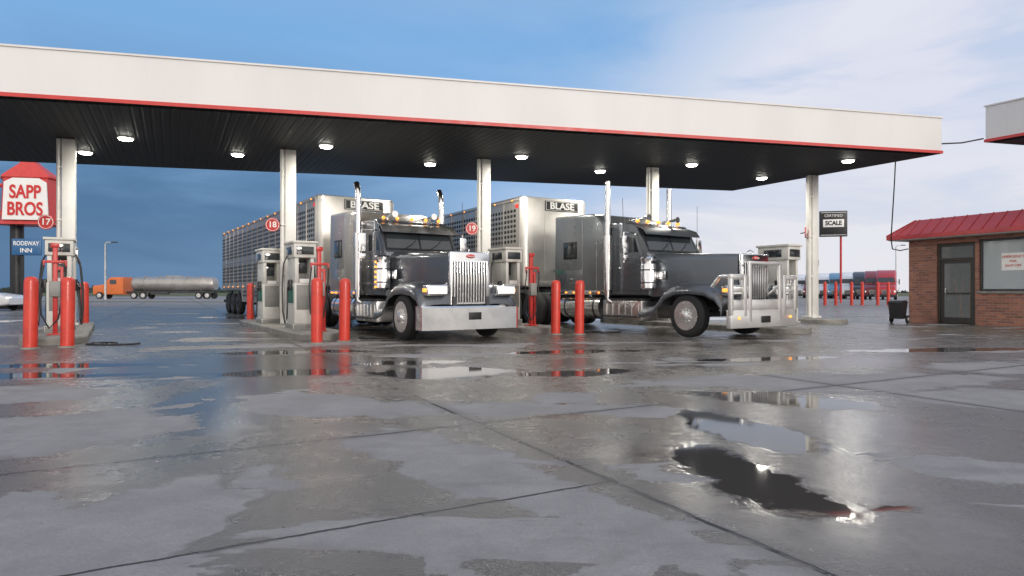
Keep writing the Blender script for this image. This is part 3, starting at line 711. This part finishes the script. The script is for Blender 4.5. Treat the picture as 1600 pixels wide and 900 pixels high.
        for sx in (-1,1):
            q.box((sx*1.19,-1.26,1.0),(0.11,0.10,0.92),0,0.03)
            q.box((sx*0.74,-1.28,1.0),(0.11,0.08,0.92),0,0.02)
            q.box((sx*0.965,-1.27,1.42),(0.56,0.09,0.12),0,0.03)
            q.box((sx*0.965,-1.27,1.12),(0.42,0.06,0.09),0,0.015)
            q.box((sx*0.965,-1.27,0.80),(0.42,0.06,0.22),0,0.015)
            q.box((sx*0.56,-1.29,1.10),(0.11,0.06,1.36),0,0.02)
            q.box((sx*0.64,-1.27,0.78),(0.12,0.05,0.3),0,0.01)
            q.tube([(sx*0.56,-1.25,1.2),(sx*0.5,-1.0,1.0),(sx*0.42,-0.7,0.9)],0.03,8)
            q.tube([(sx*1.20,-1.24,1.42),(sx*1.23,-1.0,1.42),(sx*1.23,-0.8,1.2)],0.045,8)
            q.cyl((sx*0.965,-1.33,0.50),(sx*0.965,-1.30,0.50),0.03,m=1)
        q.box((0,-1.29,1.74),(1.20,0.07,0.08),0,0.03)
        q.box((0,-1.28,0.80),(1.1,0.05,0.22),0,0.015)
        q.done('grille_guard',[GUARDM,AMBER],e)
        q=B(); q.box((0,-1.322,0.46),(0.32,0.02,0.15),0,0.003); q.done('licence_plate',BLACK,e)
    return e
tractor((-1.50,15.0,0),34,PAINT1,PAINT1B,False,'charcoal conventional semi truck with wide chrome bumper',True)
tractor((5.08,15.75,0),34,PAINT2,PAINT2B,True,'dark grey conventional semi truck with aluminium grille guard',False)

# ------------------------------------------------------------------ stock trailers
def trailer(loc,rz,label):
    e=empty('livestock_trailer',loc,rz,label=label,category='trailer',group='livestock trailers behind the trucks')
    q=B(); rs=[]
    for (yy,w,z0,z1) in ((0,1.10,1.25,4.12),(0.02,1.18,1.25,4.14),(0.07,1.25,1.25,4.15),(0.18,1.29,1.25,4.16),(3.1,1.295,1.25,4.16),(3.5,1.295,0.6,4.16),(11.3,1.295,0.6,4.16),(11.7,1.295,1.15,4.16),(16.2,1.295,1.15,4.16)):
        rs.append(ring(w,z0,z1,0.07,yy,3))
    q.loft(rs); q.bm.normal_update()
    for f in q.bm.faces:
        if abs(f.normal.x)>0.9 and f.calc_center_median().y>0.15: f.material_index=1
    q.done('body',[NOSE,PUNCH],e,sharp=25)
    q=B()
    for sx in (-1,1):
        for (z_,y0,y1) in ((4.05,0.2,16.2),(2.48,0.2,16.2),(1.31,0.2,16.2),(0.66,3.55,11.25)):
            q.box((sx*1.305,(y0+y1)/2,z_),(0.03,y1-y0,0.07),0,0.006)
        k=0.20
        while k<16.2:
            z0=0.64 if 3.55<k<11.3 else 1.3
            q.box((sx*1.305,k,(z0+4.05)/2),(0.028,0.05,4.05-z0),0); k+=1.0
    q.done('side_rails',RAIL,e)
    q=B()
    for xx in (-0.45,0.45): q.box((xx,-0.012,2.5),(0.025,0.02,2.3),0)
    q.box((0,-0.012,1.35),(2.1,0.025,0.16),0,0.005)
    q.done('nose_trim',NOSE,e)
    q=B(); q.box((0.22,-0.02,3.89),(1.34,0.03,0.33),0,0.014); sg=q.done('name_board',BLACK,e)
    q=B()
    for (c_,s_) in (((0.22,-0.037,4.03),(1.28,0.006,0.012)),((0.22,-0.037,3.75),(1.28,0.006,0.012)),((-0.415,-0.037,3.89),(0.012,0.006,0.28)),((0.855,-0.037,3.89),(0.012,0.006,0.28))): q.box(c_,s_)
    q.done('board_border',LETW,sg)
    text('BLASE',0.30,LETW,sg,(0.22,-0.04,3.885),name='lettering',sx=1.22,bold=0.008)
    for k in range(14):
        q=B(); q.sph((-1.325,0.6+k*1.15,4.05),0.03,n=8); q.done('marker_lamp',AMBER,e)
        q=B(); q.sph((-1.325,0.6+k*1.15,1.31),0.03,n=8); q.done('marker_lamp',AMBER,e)
    q=B(); q.box((-1.31,0.33,3.85),(0.012,0.16,0.13)); q.done('decal',REDLENS,e)
    q=B()
    for sx in (-0.5,0.5): q.box((sx,13.8,0.95),(0.12,4.6,0.3),0)
    for yy in (12.5,13.8,15.1): q.box((0,yy,0.52),(2.0,0.14,0.14),0)
    for sx in (-0.9,0.9): q.box((sx,3.3,0.5),(0.14,0.14,0.9),0); q.box((sx,3.3,0.04),(0.3,0.3,0.05),0)
    q.box((0,1.2,1.2),(1.0,1.4,0.09),0)
    q.done('chassis',STEEL,e)
    for yy in (12.5,13.8,15.1):
        for sx in (-1,1):
            wheel(e,(sx*1.12,yy,0.5),sx,r=0.5,deep=True)
    q=B(); q.box((0,16.3,0.6),(2.4,0.12,0.12),0); q.box((-0.8,16.3,0.85),(0.1,0.1,0.5)); q.box((0.8,16.3,0.85),(0.1,0.1,0.5)); q.done('rear_bumper',STEEL,e)
    return e
trailer((-5.0,20.75,0),34,'long aluminium livestock trailer with punched sides behind charcoal truck')
trailer((1.45,21.05,0),31,'long aluminium livestock trailer with punched sides behind dark truck')

# ------------------------------------------------------------------ brick booth
bo=empty('brick_booth',(14.2,22.9,0),-66,label='small red-brick fuel booth with red metal roof and window',category='building')
Wd=4.2; Ln=7.5
q=B()
def wbox(x0,x1,y0,y1,z0,z1,m=0): q.box(((x0+x1)/2,(y0+y1)/2,(z0+z1)/2),(x1-x0,y1-y0,z1-z0),m)
wbox(0,0.98,0,0.25,0,2.95); wbox(0.98,2.22,0,0.25,2.72,2.95); wbox(2.22,2.34,0,0.25,0,2.95); wbox(2.34,5.2,0,0.25,0,1.1); wbox(2.34,5.2,0,0.25,2.78,2.95); wbox(5.2,Ln,0,0.25,0,2.95)
wbox(0,0.25,0.25,Wd,0,2.95); wbox(Ln-.25,Ln,0.25,Wd,0,2.95); wbox(0.25,Ln-.25,Wd-.25,Wd,0,2.95)
q.done('wall',BRICK,bo)
q=B(); wbox(0.26,Ln-.26,0.26,Wd-.26,0.01,0.06); wbox(0.26,Ln-.26,Wd-.30,Wd-.262,0.06,2.9); wbox(0.262,0.3,0.26,Wd-.3,0.06,2.9); wbox(0.3,Ln-.3,0.26,Wd-.3,2.9,2.94); wbox(2.9,5.0,1.2,2.0,0.06,1.0); q.done('interior',OFFW,bo)
q=B(); ov=0.5
def rr_(o,z): return [(-o,-o,z),(Ln+o,-o,z),(Ln+o,Wd+o,z),(-o,Wd+o,z)]
q.loft([rr_(ov,2.93),rr_(ov,3.07),rr_(-0.15,3.62)])
n_=int((Ln+2*ov)/0.4)
for k in range(n_+1):
    x=-ov+k*0.4; xt=min(max(x,0.15),Ln-0.15)
    q.tube([(x,-ov-0.005,3.08),(xt,0.15,3.63)],0.018,5)
for k in range(13):
    y_=-ov+k*0.4
    q.tube([(-ov-.005,y_,3.08),(0.15,min(max(y_,0.15),Wd-.15),3.63)],0.018,5)
q.done('roof',ROOFR,bo)
q=B(); q.box((Ln/2,Wd/2,2.915),(Ln+2*ov-0.1,Wd+2*ov-0.1,0.02)); q.done('eave_soffit',COLW,bo)
q=B()
for (a,c_,e_,f_) in ((1.0,1.07,0.0,2.70),(2.13,2.20,0.0,2.70),(1.07,2.13,2.62,2.70),(1.07,2.13,2.14,2.22)): wbox(a,c_,0.06,0.16,e_,f_)
for (a,c_,e_,f_) in ((1.08,1.17,0.03,2.13),(2.03,2.12,0.03,2.13),(1.17,2.03,0.03,0.22),(1.17,2.03,2.04,2.13),(1.17,2.03,1.0,1.05)): wbox(a,c_,0.08,0.13,e_,f_)
dd=q.done('door',FRAMEG,bo)
q=B(); wbox(1.17,2.03,0.1,0.105,0.22,1.0); wbox(1.17,2.03,0.1,0.105,1.05,2.04); wbox(1.07,2.13,0.1,0.105,2.22,2.62); q.done('door_glass',CLEARD,dd)
q=B(); q.box((1.25,0.05,1.05),(0.03,0.05,0.3),0,0.01); q.done('handle',ALU,dd)
q=B()
for (a,c_,e_,f_) in ((2.34,2.41,1.1,2.78),(5.13,5.2,1.1,2.78),(2.41,5.13,2.71,2.78),(2.41,5.13,1.1,1.17),(3.7,3.77,1.17,2.71)): wbox(a,c_,0.06,0.16,e_,f_)
wf=q.done('window',STEEL,bo)
q=B(); wbox(2.41,3.7,0.1,0.105,1.17,2.71); wbox(3.77,5.13,0.1,0.105,1.17,2.71); q.done('window_pane',CLEAR,wf)
q=B(); wbox(2.30,5.24,-0.04,0.06,1.03,1.095); q.done('window_sill',CONC,bo)
q=B(); wbox(2.95,3.62,0.09,0.096,1.75,2.3); ns_=q.done('window_notice',LETW,bo)
for i,(s_,t_) in enumerate((('EMERGENCY',0.11),('FUEL',0.10),('SHUT-OFF',0.10))): text(s_,t_,LETR,ns_,(3.285,0.085,2.18-i*0.14),name='lettering')
for i,(x,a) in enumerate(((1.45,8),(1.6,-10),(1.75,5))):
    q=B(); q.cyl((x,0.5,0.07),(x+math.sin(R(a))*1.5,0.32,1.55),0.018,n=8); q.box((x,0.5,0.12),(0.26,0.06,0.12),1); 
    q.done('broom',[ORANGE,BLACK],None,bo.location,(0,0,-66),label='broom leaning inside the booth door',category='broom',group='brooms inside the booth')
e=empty('waste_cart',(13.2,21.9,0),-50,label='black wheeled waste cart beside the brick booth',category='cart')
q=B(); q.loft([[(-.18,-.2,.16),(.18,-.2,.16),(.18,.2,.16),(-.18,.2,.16)],[(-.22,-.25,.70),(.22,-.25,.70),(.22,.25,.70),(-.22,.25,.70)]]); q.done('bin',BLACK,e)
q=B(); q.loft([[(-.24,-.27,.70),(.24,-.27,.70),(.24,.27,.70),(-.24,.27,.70)],[(-.19,-.21,.77),(.19,-.21,.77),(.19,.25,.79),(-.19,.25,.79)]]); q.tube([(-.19,.30,.68),(.19,.30,.68)],.02,8); q.done('lid',BLACK,e)
for sx in (-1,1): wheel(e,(sx*0.25,0.15,0.14),sx,r=0.14,w=0.06)

# ------------------------------------------------------------------ pole signs
e=empty('pylon_sign',(-30.1,40,0),10,label='red coffee-pot shaped station sign with white face on black pole',category='sign')
q=B(); q.cyl((-.9,0.3,0),(-.9,0.3,5.4),0.36,n=24); q.box((-.9,0.3,0.1),(1.4,1.4,0.2)); q.done('pole',BLACK,e)
q=B()
def hexr(w,d_,z): 
    return [(-w,0,z),(-w*0.66,-d_,z),(w*0.9,-d_,z),(w,0,z),(w*0.62,d_,z),(-w*0.62,d_,z)]
q.loft([hexr(1.80,1.0,5.2),hexr(1.70,.95,5.38),hexr(1.55,.9,8.0),hexr(1.68,.98,8.08),hexr(1.66,.95,8.2),hexr(0.60,.45,9.0),hexr(.55,.4,9.1)])
q.box((0,0,9.19),(.34,.34,.18))
q.tube([(-1.45,0,7.7),(-1.95,0,7.6),(-2.1,0,7.1),(-2.0,0,6.3),(-1.6,0,5.8)],0.13,8)
q.done('pot_shell',REDTRIM,e,sharp=8)
q=B(); q.loft([[(-.98,-1.04,5.45),(1.55,-1.04,5.45),(1.55,-1.12,5.45),(-.98,-1.12,5.45)],[(-.90,-1.0,7.75),(1.42,-1.0,7.75),(1.42,-1.08,7.75),(-.90,-1.08,7.75)],[(-.45,-1.0,8.0),(1.0,-1.0,8.0),(1.0,-1.06,8.0),(-.45,-1.06,8.0)]]); fc=q.done('sign_face',LETW,e)
text('SAPP',1.12,LETR,fc,(0.27,-1.12,7.12),(89,0,0),name='lettering',bold=0.03,sx=0.72)
text('BROS',1.12,LETR,fc,(0.27,-1.14,6.08),(89,0,0),name='lettering',bold=0.03,sx=0.72)
e=empty('motel_sign',(-29.3,38.5,0),14,label='blue motel sign board mounted on a pole',category='sign')
q=B(); q.box((0.1,0,3.76),(1.55,0.16,1.0),0,0.05); q.done('board',BLUE,e)
q=B(); q.box((-0.2,0.16,1.7),(0.14,0.14,3.4)); q.done('post',BLACK,e)
text('RODEWAY',0.36,LETW,e,(0.1,-0.09,3.96),name='lettering',sx=0.75,bold=.006); text('INN',0.36,LETW,e,(0.1,-0.09,3.54),name='lettering',bold=.006)
e=empty('scale_sign',(60*.5015,60,0),-14,label='black and white truck scale sign on a red post',category='sign')
q=B(); q.cyl((0.7,0.1,0),(0.7,0.1,8.6),0.10,n=12); q.done('post',RED,e)
q=B(); q.box((0,-0.1,7.4),(2.4,0.2,2.4),0,0.05); bd=q.done('board',BLACK,e)
q=B(); q.box((0,-0.21,7.45),(1.8,0.02,0.72),0,0.01); 
for z_ in (8.45,6.35): q.box((0,-0.21,z_),(2.2,0.015,0.04))
q.done('white_panel',LETW,bd)
text('CERTIFIED',0.34,LETW,bd,(0,-0.22,8.15),name='lettering'); text('SCALE',0.56,BLACK,bd,(0,-0.235,7.45),name='lettering',bold=0.02,sx=.9)
for i in range(7):
    q=B(); q.lathe([(0,0.12),(1.75,0.12),(1.85,0.05)],(0,0,0),12,0,'z')
    q.done('parking_bollard',BOLR,None,(23.2+i*1.15+(0.2 if i%2 else 0),50+i*0.2,0),label='slim red post at the edge of the truck parking',category='bollard',group='red posts by the parking')
for (x,y_,h_) in ((-54,85,7.6),(66,110,9.0)):
    e=empty('street_lamp',(x,y_,0),0,label='grey street lamp with short arm',category='street lamp',group='street lamps at the lot edge')
    q=B(); q.tube([(0,0,0),(0,0,h_-.3),(0.15,0,h_-.05),(1.0,0,h_)],[0.14,0.10,0.09,0.07],10); q.done('post',ALU,e)
    q=B(); q.box((1.2,0,h_),(0.8,0.35,0.14),0,0.05); q.done('lamp_head',STEEL,e)

# ------------------------------------------------------------------ far vehicles
def parked_truck(loc,rz,paint,label):
    e=empty('parked_truck',loc,rz,label=label,category='truck',group='trucks parked in a row across the lot')
    q=B(); rs=[]
    for (yy,w,z0,z1,rd) in ((-1.25,0.75,0.5,1.15,0.15),(-1.15,0.95,0.4,1.4,0.2),(-0.6,1.08,0.4,1.72,0.28),(0.4,1.15,0.45,1.95,0.3),(0.9,1.18,0.45,2.12,0.3)): rs.append(ring(w,z0,z1,rd,yy,4))
    q.loft(rs); q.done('hood',paint,e,sharp=50)
    q=B(); rs=[]
    for (yy,w,z1) in ((0.8,1.12,2.1),(1.5,1.08,2.85),(1.9,1.10,3.1),(2.6,1.15,3.45),(3.4,1.2,3.8),(3.9,1.22,3.92),(4.0,1.2,3.88)): rs.append(ring(w,0.5,z1,0.3,yy,4,rb=0.05))
    q.loft(rs); q.done('cab',paint,e,sharp=50)
    q=B(); q.quad([(-1.0,0.92,2.24),(1.0,0.92,2.24),(0.9,1.46,2.86),(-0.9,1.46,2.86)],0,0.04)
    for sx in (-1,1): q.quad([(sx*1.2,1.2,2.1),(sx*1.2,2.1,2.1),(sx*1.17,2.1,2.75),(sx*1.17,1.65,2.75)],0,0.015*sx)
    q.done('windows',GLASS,e)
    q=B(); q.box((0,-1.27,0.95),(1.0,0.06,0.6),1,0.02); 
    for k in range(5): q.box((0,-1.31,0.75+k*0.1),(0.95,0.02,0.03),0)
    q.done('grille',[CHROME,BLACK],e)
    q=B(); q.box((0,-1.2,0.5),(2.2,0.25,0.3),0,0.05); q.done('bumper',BLACK,e)
    for sx in (-1,1):
        q=B(); q.box((sx*0.86,-1.12,1.05),(0.3,0.15,0.22),0,0.05); q.done('headlight',LAMPW,e)
        q=B(); q.box((sx*1.45,1.2,2.3),(0.12,0.2,0.7),0,0.03); q.box((sx*1.3,1.2,2.3),(0.3,0.04,0.04)); q.done('mirror',BLACK,e)
        wheel(e,(sx*1.05,0.0,0.5),sx,r=0.5); wheel(e,(sx*1.05,5,0.5),sx,r=0.5,deep=True)
    q=B(); q.box((0,4.0,0.75),(0.9,4.5,0.25)); q.done('frame',STEEL,e)
    return e
prs=[(REDP,'red'),(DREDP,'dark red'),(BLACKP,'black'),(WHITEP,'white'),(BLUEP,'pale blue'),(WHITEP,'white'),(DREDP,'dark red'),(WHITEP,'white'),(BLUEP,'pale blue')]
for i,(p,nm) in enumerate(prs):
    t_=i/8; y_=82+26*t_; u=0.592-0.158*t_
    parked_truck((u*y_-0.6,y_,0),-30,p,'%s aerodynamic semi truck parked in the far row'%nm)
# tanker
e=empty('tanker_truck',(-59.5,92,0),0,label='orange semi truck pulling a polished tank trailer',category='truck')
q=B(); rs=[]
for (xx,w,z1) in ((-0.2,0.8,1.9),(1.6,0.95,2.1),(1.7,1.1,2.3),(2.2,1.15,3.0),(2.6,1.2,3.1),(4.3,1.2,3.1)): rs.append([(xx,p[0],p[2]) for p in ring(w,0.6,z1,0.2,0,4)])
q.loft(rs); q.done('cab',ORANGE,e)
q=B(); q.box((2.9,-1.21,2.4),(0.9,0.02,0.6)); q.quad([(1.68,-.9,2.3),(1.68,.9,2.3),(2.15,.9,2.95),(2.15,-.9,2.95)],0,0.03); q.done('cab_window',GLASS,e)
q=B(); rs=[]
for (xx,r_) in ((5.2,0.3),(5.3,0.85),(5.6,1.0),(9,1.05),(13,1.05),(16.6,1.0),(16.9,.85),(17,.3)):
    rs.append([(xx,r_*1.1*math.cos(2*math.pi*k/24),2.15+r_*math.sin(2*math.pi*k/24)) for k in range(24)])
q.loft(rs)
for xx in (7,9,11,13,15): q.lathe([(xx,1.17),(xx+.08,1.17)],(0,0,2.15),24)
q.box((11,0,3.25),(2.5,0.5,0.15)); q.done('tank',TANKM,e)
q=B(); q.box((8,0,0.95),(17,0.8,0.25)); q.box((9.5,-1.1,0.8),(2.5,0.4,0.4)); q.done('chassis',STEEL,e)
for xx in (0.9,5.8,7.1,15,16.2):
    for s_ in (-1,1):
        w_=wheel(e,(xx,s_*1.05,0.5),s_,r=0.5); w_.rotation_euler=(0,0,R(90))
# white car
e=empty('parked_car',(-30.5,36.5,0),0,label='white car parked at the lot edge near the pylon sign',category='car')
q=B(); rs=[]
for (xx,w,z0,z1) in ((-2.3,.7,.4,.9),(-2.2,.85,.3,1.05),(-1.4,.9,.28,1.1),(0.9,.9,.28,1.02),(2.0,.85,.28,.88),(2.35,.7,.35,.7)): rs.append([(xx,p[0],p[2]) for p in ring(w,z0,z1,.12,0,4)])
q.loft(rs); q.done('body',WHITEP,e)
q=B(); rs=[]
for (xx,w,z1) in ((-2.1,.75,1.08),(-1.6,.72,1.45),(-.6,.72,1.52),(.1,.72,1.47),(1.0,.78,1.0)): rs.append([(xx,p[0],p[2]) for p in ring(w,0.9,z1,.06,0,4)])
q.loft(rs); q.done('cabin_glass',GLASS,e)
q=B(); q.box((-.75,0,1.53),(1.4,1.3,.05),0,.02); q.done('roof',WHITEP,e)
for xx in (-1.4,1.45):
    for s_ in (-1,1):
        w_=wheel(e,(xx,s_*.8,.33),s_,r=.33,w=.2); w_.rotation_euler=(0,0,R(90))
q=B(); q.box((2.28,-.6,.72),(.12,.35,.14),0,.03); q.done('headlight',LAMPW,e)
flush_texts()

# ------------------------------------------------------------------ world
w=bpy.data.worlds.new('World'); scene.world=w; w.use_nodes=True; nt=w.node_tree
bg=nt.nodes['Background']; 
sky=N(nt,'ShaderNodeTexSky'); sky.sky_type='NISHITA'; sky.sun_disc=False; sky.sun_elevation=R(14); sky.sun_rotation=R(150)
tc=N(nt,'ShaderNodeTexCoord'); D=tc.outputs['Generated']; sp=N(nt,'ShaderNodeSeparateXYZ'); L(nt,D,sp.inputs[0])
x,y,z=sp.outputs
cr=N(nt,'ShaderNodeValToRGB'); L(nt,z,cr.inputs[0]); el=cr.color_ramp.elements
el[0].position=0.0; el[0].color=(0.40,0.52,0.72,1); el[1].position=1.0; el[1].color=(0.34,0.43,0.62,1)
for p_,c_ in ((0.15,(0.27,0.48,0.79)),(0.36,(0.21,0.44,0.78)),(0.6,(0.34,0.48,0.70))):
    q_=el.new(p_); q_.color=(*c_,1)
mp=N(nt,'ShaderNodeMapping'); mp.inputs['Scale'].default_value=(1.6,1.6,6.5); mp.inputs['Rotation'].default_value=(0,R(14),0); L(nt,D,mp.inputs[0])
cn=N(nt,'ShaderNodeTexNoise'); cn.inputs['Scale'].default_value=1.7; cn.inputs['Detail'].default_value=7; cn.inputs['Roughness'].default_value=0.55; cn.inputs['Distortion'].default_value=0.4; L(nt,mp.outputs[0],cn.inputs['Vector'])
cl=smooth(nt,cn.outputs[0],0.38,0.68)
st=math_n(nt,'MULTIPLY',smooth(nt,x,0.10,-0.40),smooth(nt,math_n(nt,'ADD',z,math_n(nt,'MULTIPLY',cl,0.06)),0.38,0.12))
c=mixc(nt,math_n(nt,'MULTIPLY',st,0.95),cr.outputs[0],mixc(nt,cl,(0.062,0.155,0.31),(0.10,0.215,0.395)))
rt=smooth(nt,math_n(nt,'SUBTRACT',x,math_n(nt,'MULTIPLY',z,0.9)),-0.25,0.25)
rt=math_n(nt,'MULTIPLY',rt,math_n(nt,'ADD',0.78,math_n(nt,'MULTIPLY',cl,0.5)),clamp=True)
warm=smooth(nt,z,0.26,0.02)
cloudc=mixc(nt,cl,(0.66,0.71,0.86),(0.86,0.84,0.91))
cloudc=mixc(nt,math_n(nt,'MULTIPLY',warm,0.75),cloudc,(0.90,0.86,0.87))
c=mixc(nt,rt,c,cloudc)
c=mixc(nt,math_n(nt,'MULTIPLY',cl,math_n(nt,'MULTIPLY',smooth(nt,x,-0.5,0.5),0.3)),c,(0.62,0.73,0.90))
bk=smooth(nt,y,0.15,-0.5)
c=mixc(nt,bk,c,mixc(nt,cl,(0.92,0.89,0.89),(1.34,1.26,1.18)))
ns_=N(nt,'ShaderNodeVectorMath',operation='SCALE'); L(nt,sky.outputs[0],ns_.inputs[0]); ns_.inputs['Scale'].default_value=0.1
c=mixc(nt,0.05,c,ns_.outputs[0])
L(nt,c,bg.inputs[0]); bg.inputs[1].default_value=1.0
sd=bpy.data.lights.new('sun','SUN'); sd.energy=1.4; sd.angle=R(14); sd.color=(1,0.94,0.87)
so=bpy.data.objects.new('sun',sd); COL.objects.link(so)
so.rotation_euler=Vector((0.48,-0.84,0.26)).to_track_quat('Z','Y').to_euler()
# ------------------------------------------------------------------ camera
cd=bpy.data.cameras.new('camera'); cd.lens=22.5; cd.sensor_width=36; cd.shift_y=0.0031; cd.clip_end=4000
co=bpy.data.objects.new('camera',cd); COL.objects.link(co); co.location=(0,0,1.1); co.rotation_euler=(R(90),0,0); scene.camera=co
